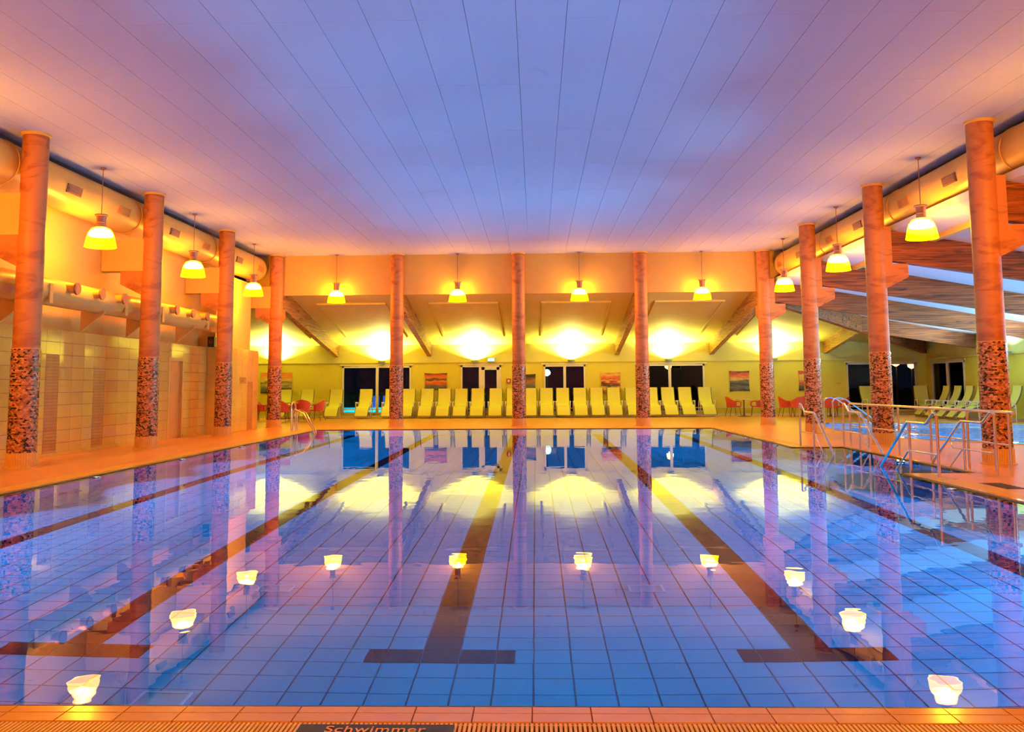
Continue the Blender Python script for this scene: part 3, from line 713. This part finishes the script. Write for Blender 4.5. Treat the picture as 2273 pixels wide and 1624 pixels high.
# ================================================================== RAILINGS
def rail_obj(name, label, parts):
    e = empty(name, parts[0][1][0]); tag(e, label, 'railing'); o = Vector(e.location)
    for nm_, pts, r in parts: MB().tube([Vector(p)-o for p in pts], r, 10).build(nm_, M['stain'], e, True)
    return e
def stair_rail(x, y0, d, label, both=True):
    # handrail that starts at a post, drops to a level length and runs down into the water
    def Yv(t): return y0+d*t
    top = [(x, Yv(0), .90), (x, Yv(.05), .94), (x, Yv(.12), .93), (x, Yv(.33), .79), (x, Yv(.40), .77), (x, Yv(1.05), .77), (x, Yv(1.12), .74), (x, Yv(2.25), -.02), (x, Yv(3.0), -.55)]
    parts = [('post', [(x, Yv(0), 0), (x, Yv(0), .90)], .023), ('handrail', top, .023), ('post', [(x, Yv(1.0), -.02 if x < 7 else 0), (x, Yv(1.0), .77)], .021),
             ('lower_rail', [(x, Yv(0), .33), (x, Yv(1.0), .33), (x, Yv(1.08), .31), (x, Yv(1.6), -.04)], .014)]
    return rail_obj('stair_handrail', label, parts)
stair_rail(6.60, 9.5, 1, 'steel stair handrail at the pool edge beside the drain cover')
stair_rail(7.56, 9.75, 1, 'steel stair handrail on the deck side near the drain cover')
stair_rail(6.60, 16.42, -1, 'steel stair handrail at the pool edge on the lounger end of the stair bay')
stair_rail(7.56, 16.42, -1, 'steel stair handrail on the deck side at the lounger end of the stair bay')
xr = 7.72; pp = [('post', [(xr, y, 0), (xr, y, .93)], .022) for y in (9.65, 10.95, 12.34, 13.75, 15.35)]
rail_obj('deck_railing', 'long steel railing with mid rail along the stair bay', pp + [('top_rail', [(xr, 9.5, .92), (xr, 9.55, .94), (xr, 16.4, .94), (xr, 16.5, .90)], .024), ('mid_rail', [(xr, 9.65, .46), (xr, 16.3, .46)], .014),
         ('loop', [(xr, 10.95, .30), (xr, 11.5, .30), (xr, 11.55, .34), (xr, 11.6, .46)], .014), ('post', [(xr, 16.45, 0), (xr, 16.45, .9)], .022)])
for y, w_ in ((23.3, 'lounger'), (22.5, 'railing')):
    rail_obj('pool_handrail', 'steel handrail hoop at the small pool, on its %s side' % w_, [('post', [(9.3, y, 0), (9.3, y, .86)], .022), ('handrail', [(9.3, y, .86), (9.36, y, .95), (9.5, y, .98), (9.7, y, .92), (11.0, y, -.05), (11.4, y, -.35)], .022)])
for y, w_ in ((24.3, 'tiled wall'), (23.75, 'open water')):
    rail_obj('pool_ladder_rail', 'steel ladder rail at the far pool corner, %s side' % w_,
             [('hoop', [(-6.95, y+.5, 0), (-6.95, y+.5, .72)] + [(-6.95, y+.25+.25*cs(a), .72+.2*sn(a)) for a in [PI*k/8 for k in range(1, 8)]] + [(-6.95, y, .72), (-6.95, y, 0)] if w_ == 'tiled wall' else
               [(-6.88, y+1.0, 0), (-6.88, y+1.0, .6), (-6.8, y+.95, .68), (-6.5, y+.6, .58), (-6.05, y, .05), (-5.95, y-.1, -.3)], .02)])
rail_obj('pool_ladder_rail', 'steel ladder rail running down into the far pool corner', [('hoop', [(-6.88, 24.2, 0), (-6.88, 24.2, .62), (-6.8, 24.15, .70), (-6.45, 23.9, .56), (-5.98, 23.3, .02), (-5.9, 23.15, -.3)], .02)])

# ================================================================== SMALL POOL
def poly_ring(sc, z): 
    return [(13.2+(x-13.2)*sc, 22+(y-22)*sc, z) for x, y in SMALL]
b = MB(); v = poly_ring(1, -.02)+poly_ring(1, -.75); b.add(v, [(i, (i+1) % n, n+(i+1) % n, n+i) for i in range(n)] + [tuple(range(n, 2*n))[::-1][::-1]])
M['lightpool'] = mat('light pool tile', (.03, .38, .85), .3, var=.1, scale=2, spec=0)
struct(b.build('floor_small_pool', M['lightpool']))
tag(MB().add(poly_ring(1, -.025), [tuple(range(n))]).build('pool_water', M['water2']), 'rippled bright water of the small free-form pool', 'water', kind='stuff')
b = MB(); v = poly_ring(1.0, -.03)+poly_ring(1.0, .012)+[(x, y, .012) for x, y, _ in poly_ring(1.035, 0)]+[(x, y, -.01) for x, y, _ in poly_ring(1.035, 0)]
b.add(v, [(r*n+i, r*n+(i+1) % n, (r+1)*n+(i+1) % n, (r+1)*n+i) for r in range(3) for i in range(n)])
struct(b.build('trim_small_pool', M['coping']))
for i, (x, y) in enumerate([(12.2, 18.2), (15.5, 17.5), (11.4, 22), (15.8, 22), (12.2, 26.5), (15.8, 26.5)]):
    e = empty('pool_lamp', (x, y, -.74)); tag(e, 'round floor lamp in the small pool, %s of six along its basin' % ordp[i], 'lamp', 'floor lamps of the small pool')
    MB().lathe([(.12, 0), (.12, .03), (.10, .035)], 20).build('lamp_body', M['stain'], e, True); MB().lathe([(.098, .034), (.098, .038)], 20).build('lens', M['lens'], e)
    light('underwater_flood', 'POINT', (0, 0, .35), (.25, .75, 1), 500, e, .1)

# ================================================================== LOUNGERS
def make_lounger():
    e = empty('lounger', (0, 0, 0))                # faces -Y, origin under the seat; back at +Y
    prof = [(.62, 1.27), (.60, 1.12), (.55, .95), (.47, .78), (.37, .62), (.25, .52), (.08, .49), (-.12, .50), (-.26, .47), (-.38, .38), (-.50, .26), (-.64, .11)]
    w = .27; t = .055
    nrm = []
    for i in range(len(prof)):
        a = Vector(prof[max(i-1, 0)]); b_ = Vector(prof[min(i+1, len(prof)-1)]); d = (b_-a).normalized(); nrm.append(Vector((-d.y, d.x))*-1)
    b = MB(); vs = []
    for (p, q) in zip(prof, nrm):
        for (xx, off) in ((-w, 0), (-w+.05, t*.5), (0, t*.35), (w-.05, t*.5), (w, 0), (w, -t*.5), (-w, -t*.5)):
            vs.append((xx, p[0]-q.x*off*-1*-1, p[1]-q.y*off*-1*-1))
    k = 7; fs = []
    for j in range(len(prof)-1):
        for i in range(k): fs.append((j*k+i, j*k+(i+1) % k, (j+1)*k+(i+1) % k, (j+1)*k+i))
    fs += [tuple(range(k))[::-1], tuple((len(prof)-1)*k+i for i in range(k))]
    b.add(vs, fs).build('cushion', M['sling'], e, True)
    for s_ in (-1, 1):
        MB().tube([(s_*(w+.012), y, z-.01) for y, z in prof], .02, 6).build('side_rail', M['slingedge'], e, True)
        x = s_*(w+.04)
        MB().tube([(x, .34, .03), (x, .34, .60), (x, .26, .67), (x, -.05, .68), (x, -.14, .64), (x, -.16, .55), (x, -.1, .03)], .021, 8).build('leg_frame', M['frame'], e, True)
        MB().box(x-.03, x+.03, -.12, .28, .675, .70).build('armrest', M['frame'], e)
        MB().lathe([(.015, -.03), (.032, -.02), (.036, .02), (.02, .045)], 12, (x, -.13, .67)).build('arm_knob', M['frame'], e, True)
    MB().tube([(-w-.04, .34, .02), (w+.04, .34, .02)], .018, 8).tube([(-w-.04, -.1, .02), (w+.04, -.1, .02)], .018, 8).build('floor_bar', M['frame'], e, True)
    MB().tube([(-w-.04, .3, .5), (w+.04, .3, .5)], .014, 8).build('cross_bar', M['frame'], e, True)
    return e
lou = make_lounger(); lf = True
def put_lounger(x, y, rot, label, g):
    global lf
    o = lou if lf else copy_tree(lou); lf = False
    o.location = (x, y, 0); o.rotation_euler = (0, 0, rot); tag(o, label, 'lounger', g)
def wx(u, Yp):                                    # x of a pixel column on the plane Y = Yp
    d = (u-1136.5)/FPX*R_ - (890-CY)/FPX*U_ + fw; return .7284+d.x*(Yp+4)/d.y
gl = 'yellow loungers along the window wall'
xsl = [wx(u, 36.15) for u in (634, 683, 747, 813, 870, 908, 949, 987, 1024, 1061, 1101, 1139, 1177, 1213, 1249, 1287, 1324, 1362, 1402, 1445, 1482, 1520, 1564)]
def spot_words(x):
    for i, (a, b_, _) in enumerate(WIN):
        if a-.3 < x < b_+.3: return 'before the %s window' % ('wide first', 'glass door', 'narrow third', 'wide fourth', 'corner')[i]
    return 'before the plain yellow wall'
for i, x in enumerate(xsl):
    num = ['first', 'second', 'third', 'fourth', 'fifth', 'sixth', 'seventh', 'eighth', 'ninth', 'tenth', 'eleventh', 'twelfth', 'thirteenth', 'fourteenth', 'fifteenth', 'sixteenth', 'seventeenth', 'eighteenth', 'nineteenth', 'twentieth', 'twenty-first', 'twenty-second', 'twenty-third'][i]
    put_lounger(x, 35.55, 0, 'yellow high-back lounger %s, %s in the row from the tiled wall' % (spot_words(x), num), gl)
put_lounger(15.2, 35.4, .12, 'yellow high-back lounger beside the red chairs before the corner window', 'yellow loungers in the room corner')
put_lounger(17.3, 35.2, -.2, 'yellow high-back lounger turned in the very corner of the room', 'yellow loungers in the room corner')
for i, (u, y) in enumerate(((2088, 33.6), (2112, 32.6), (2142, 31.6), (2168, 30.7), (2198, 29.8), (2244, 28.6))):
    put_lounger(16.95 if i < 5 else 17.2, y, -PI/2, 'yellow high-back lounger facing the small pool, %s in the row from the corner' % ordp[i], 'yellow loungers facing the small pool')

# ================================================================== RED CHAIRS AND TABLES
def make_chair():
    e = empty('armchair', (0, 0, 0))               # faces -Y
    st = MB()
    st.hexa([(-.24, -.24, .40), (.24, -.24, .40), (.21, .20, .38), (-.21, .20, .38), (-.25, -.25, .45), (.25, -.25, .45), (.22, .22, .43), (-.22, .22, .43)])
    st.build('seat', M['red'], e)
    # wrap-round shell: back and sides
    N = 14; vs = []; 
    for k in range(N+1):
        a = PI*(-.06+1.12*k/N); c, s_ = cs(a), sn(a); topz = .66+.19*max(0, s_)**2; rx = .27
        for (r, z) in ((.245, .42), (.255, .62 if s_ < .35 else .6), (rx+.03*s_, topz), (rx+.03*s_+.03, topz), (.285, .60), (.275, .40)):
            vs.append((r*c*1.02, .02+r*s_*.95, z))
    k = 6; fs = [(j*k+i, j*k+(i+1) % k, (j+1)*k+(i+1) % k, (j+1)*k+i) for j in range(N) for i in range(k)] + [tuple(range(k))[::-1], tuple(N*k+i for i in range(k))]
    MB().add(vs, fs).build('backrest', M['red'], e, True)
    for s_ in (-1, 1):
        MB().tube([(s_*.275, .0, .655), (s_*.28, -.16, .645), (s_*.27, -.24, .62), (s_*.25, -.25, .44)], .024, 8).build('armrest', M['red'], e, True)
        MB().tube([(s_*.20, -.19, .41), (s_*.25, -.25, 0)], .012, 8).build('leg', M['bronze'], e, True)
        MB().tube([(s_*.18, .18, .39), (s_*.24, .27, 0)], .012, 8).build('leg', M['bronze'], e, True)
    return e
ch = make_chair(); cf = True
def put_chair(x, y, rot, label, g):
    global cf
    o = ch if cf else copy_tree(ch); cf = False
    o.location = (x, y, 0); o.rotation_euler = (0, 0, rot); tag(o, label, 'chair', g)
def make_table():
    e = empty('bistro_table', (0, 0, 0))
    MB().lathe([(.30, .715), (.35, .72), (.355, .735), (.35, .748)], 28).build('table_top', M['tabletop'], e, True)
    MB().lathe([(.03, .03), (.028, .70), (.09, .715)], 16).build('stem', M['bronze'], e, True)
    MB().lathe([(.29, 0), (.28, .012), (.12, .03), (.05, .07), (.032, .13)], 24).build('base', M['bronze'], e, True)
    return e
tb = make_table(); tf = True
def put_table(x, y, label):
    global tf
    o = tb if tf else copy_tree(tb); tf = False
    o.location = (x, y, 0); tag(o, label, 'table', 'round bistro tables')
put_table(wx(1651, 35.2), 35.2, 'round bistro table under the sunset picture next to the loungers')
put_table(wx(1780, 35.2), 35.2, 'round bistro table under the red and yellow sunset print')
put_table(wx(1842, 34.6), 34.6, 'round bistro table beside the corner window')
put_table(-9.3, 33.2, 'round bistro table between the red chairs by the annex')
g3 = 'red armchairs near the corner window'
put_chair(wx(1627, 35.9), 35.9, PI/2+.25, 'red armchair beside the last lounger of the long row, facing its table', g3)
put_chair(wx(1680, 35.9), 35.9, -PI/2-.2, 'red armchair on the corner side of the table nearest the loungers', g3)
put_chair(wx(1745, 35.1), 35.1, PI/2+.1, 'red armchair on the lounger side of the red and yellow print table', g3)
o_ = put_chair(wx(1772, 34.5), 34.5, PI, 'red armchair with its back to the pool at the red and yellow print table', g3)
put_chair(wx(1790, 35.9), 35.9, 0, 'red armchair against the wall under the red and yellow print', g3)
put_chair(wx(1843, 33.9), 33.9, PI, 'red armchair with its back to the pool at the corner window table', g3)
put_chair(wx(1868, 34.9), 34.9, -PI/2-.5, 'red armchair touching the edge of the corner window', g3)
g4 = 'red armchairs by the annex'
put_chair(-10.6, 33.3, PI/2, 'red armchair closest to the annex, facing the table', g4)
put_chair(-9.5, 32.2, PI, 'red armchair by the annex with its back to the pool, next to the column', g4)
put_chair(-8.75, 32.6, PI+.5, 'red armchair by the annex turned askew, next to the ladder rails', g4)
put_chair(-8.35, 33.4, -PI/2-.2, 'red armchair at the lounger side of the annex table', g4)
put_chair(-9.3, 34.2, 0, 'red armchair on the wall side of the annex table', g4)
put_chair(-11.35, 34.4, PI/2+.4, 'red armchair standing apart behind the annex', g4)

# ================================================================== PICTURES
K, OR, RD, YL, GY = (.01, .008, .008), (.75, .22, .04), (.55, .06, .03), (.85, .55, .10), (.12, .11, .11)
PALS = [[(0, K), (1, OR), (.28, GY), (.42, (.45, .32, .08)), (.5, K), (.6, YL), (.8, OR)],
        [(0, K), (1, K), (.25, GY), (.4, RD), (.52, OR), (.62, K), (.7, OR), (.88, RD)],
        [(0, K), (1, K), (.35, GY), (.55, (.4, .15, .05)), (.8, K)],
        [(0, RD), (1, OR), (.2, YL), (.38, K), (.5, RD), (.58, YL), (.66, RD), (.78, OR), (.88, YL)],
        [(0, K), (1, K), (.2, GY), (.34, K), (.48, GY), (.6, YL), (.7, OR), (.84, RD)],
        [(0, K), (1, RD), (.3, GY), (.42, RD), (.55, YL), (.75, YL), (.85, RD)]]
PIC = [(-11.73, -10.31, 1.11, 2.04, 'large sunset beach print on the wall beyond the annex'),
       (-4.29, -3.27, 1.19, 1.97, 'red sunset print between the first wide window and the glass door'),
       (-.25, .72, 1.12, 1.9, 'dark dusk print between the glass door and the narrow third window'),
       (3.63, 4.52, 1.05, 1.95, 'orange cloud-band sunset print between the narrow third and wide fourth window'),
       (9.37, 10.26, 1.07, 1.98, 'dark shore sunset print above the red chairs'),
       (12.43, 13.4, 1.08, 1.97, 'red and yellow sunset print nearest the corner window')]
for i, (x0, x1, z0, z1, lab) in enumerate(PIC):
    cx, cz, w, h = (x0+x1)/2, (z0+z1)/2, (x1-x0)/2, (z1-z0)/2
    N = 10; b = MB(); pin = .05 if i else 0
    for yy in (0, .02):
        for a in range(N+1):
            for c_ in range(N+1):
                u, t = -1+2*a/N, -1+2*c_/N
                b.v.append((w*u*(1-pin*(1-t*t)), yy, h*t*(1-pin*(1-u*u))))
    q = (N+1)**2
    for a in range(N):
        for c_ in range(N):
            i0 = a*(N+1)+c_; b.f.append((i0, i0+N+1, i0+N+2, i0+1)); b.f.append((q+i0, q+i0+1, q+i0+N+2, q+i0+N+1))
    rim_ = [a*(N+1) for a in range(N+1)]+[N*(N+1)+c_ for c_ in range(1, N+1)]+[a*(N+1)+N for a in range(N-1, -1, -1)]+[c_ for c_ in range(N-1, 0, -1)]
    for a, c_ in zip(rim_, rim_[1:]+rim_[:1]): b.f.append((a, q+a, q+c_, c_))
    o = b.build('wall_picture', picture_mat(i, sorted(PALS[i][:1]+PALS[i][2:])[:1]+[PALS[i][1]]+PALS[i][2:])); o.location = (cx, YBW-.045, cz); tag(o, lab, 'picture', 'sunset prints on the lounger wall')

# ================================================================== OUTSIDE
struct(MB().box(-40, 60, 36.96, 90, -.3, -.12).build('ground_outside', M['night']))
op = empty('outdoor_pool', (-6.5, 41.5, 0)); tag(op, 'turquoise lit outdoor pool beyond the first wide window', 'pool')
MB().box(-3, 3, -2.5, 2.5, -.12, .30).build('pool_wall', M['cyan'], op)
light('outdoor_pool_light', 'SPOT', (0, -3.2, 2.6), (.3, .9, 1), 4000, op, .2, aim=(0, .6, -1), cone=120)
for i, x in enumerate((-8.2, -7.3, -6.3, -5.3)):
    q = empty('garden_armchair', (x, 45.2, -.12)); tag(q, 'dark blue garden armchair behind the turquoise pool, %s from the annex side' % ordn[i], 'chair', 'dark blue garden armchairs')
    MB().box(-.35, .35, -.3, .3, .35, .5).build('seat', M['blueseat'], q); MB().box(-.35, .35, .2, .32, .5, 1.0).build('backrest', M['blueseat'], q)
    MB().box(-.3, .3, -.25, .25, 0, .35).build('base', M['black'], q)
bd = empty('far_building', (13.0, 62, -.12)); tag(bd, 'dim rendered house far outside the fourth wide window', 'building')
MB().box(-6, 7, 0, 5, 0, 8).build('wall', M['nightwall'], bd)
MB().prism([(-6.4, 8), (7.4, 8), (.5, 10.5)], -.4, 5.4, 'y').build('roof', M['bronze'], bd)
for k in range(5):
    f = MB().box(-5+2.4*k, -4.1+2.4*k, -.06, 0, 2.6, 4.4).build('window', M['white'], bd); MB().box(-4.9+2.4*k, -4.2+2.4*k, -.075, -.06, 2.7, 4.3).build('pane', M['nightwin'], f)
light('house_lamp', 'POINT', (2, -4, 4.0), (1, .7, .4), 40, bd, .2)
hd = MB()
for k in range(60): 
    x = -14+k*.62; hd.lathe([(.3, 0), (.5, .3), (.45, .8+random.random()*.3), (.1, 1.1+random.random()*.4)], 8, (x, 50+random.random(), -.12))
tag(hd.build('garden_hedge', M['hedge'], None, True), 'dark clipped hedge outside behind the windows', 'hedge', kind='stuff')
def street_lamp(u, v, Yp, mt, col, label, w):
    d = (u-1136.5)/FPX*R_ - (v-CY)/FPX*U_ + fw; k = (Yp+4)/d.y; x, z = .7284+d.x*k, 1.3786+d.z*k
    e = empty('street_lamp', (x, Yp, -.12)); tag(e, label, 'street lamp', 'street lamps outside')
    MB().lathe([(.08, 0), (.05, .1), (.04, z)], 10).build('post', M['black'], e, True)
    MB().lathe([(.03, z-.12), (.18, z-.02), (.2, z+.1), (.13, z+.22), (.02, z+.26)], 14).build('globe', mt, e, True)
    light('street_light', 'POINT', (0, -.3, z+.1), col, w, e, .1)
street_lamp(1214, 825, 46, M['glow_gr'], (.3, 1, .5), 'green glowing street lamp outside the narrow third window', 30)
street_lamp(1483, 810, 46, M['glow_or'], (1, .5, .1), 'orange glowing street lamp outside the wide fourth window', 60)
street_lamp(1988, 803, 44, M['glow_or'], (1, .5, .1), 'orange street lamp outside the middle of the corner window', 40)
street_lamp(2023, 808, 44, M['glow_or'], (1, .5, .1), 'orange street lamp outside the corner-side edge of the corner window', 40)
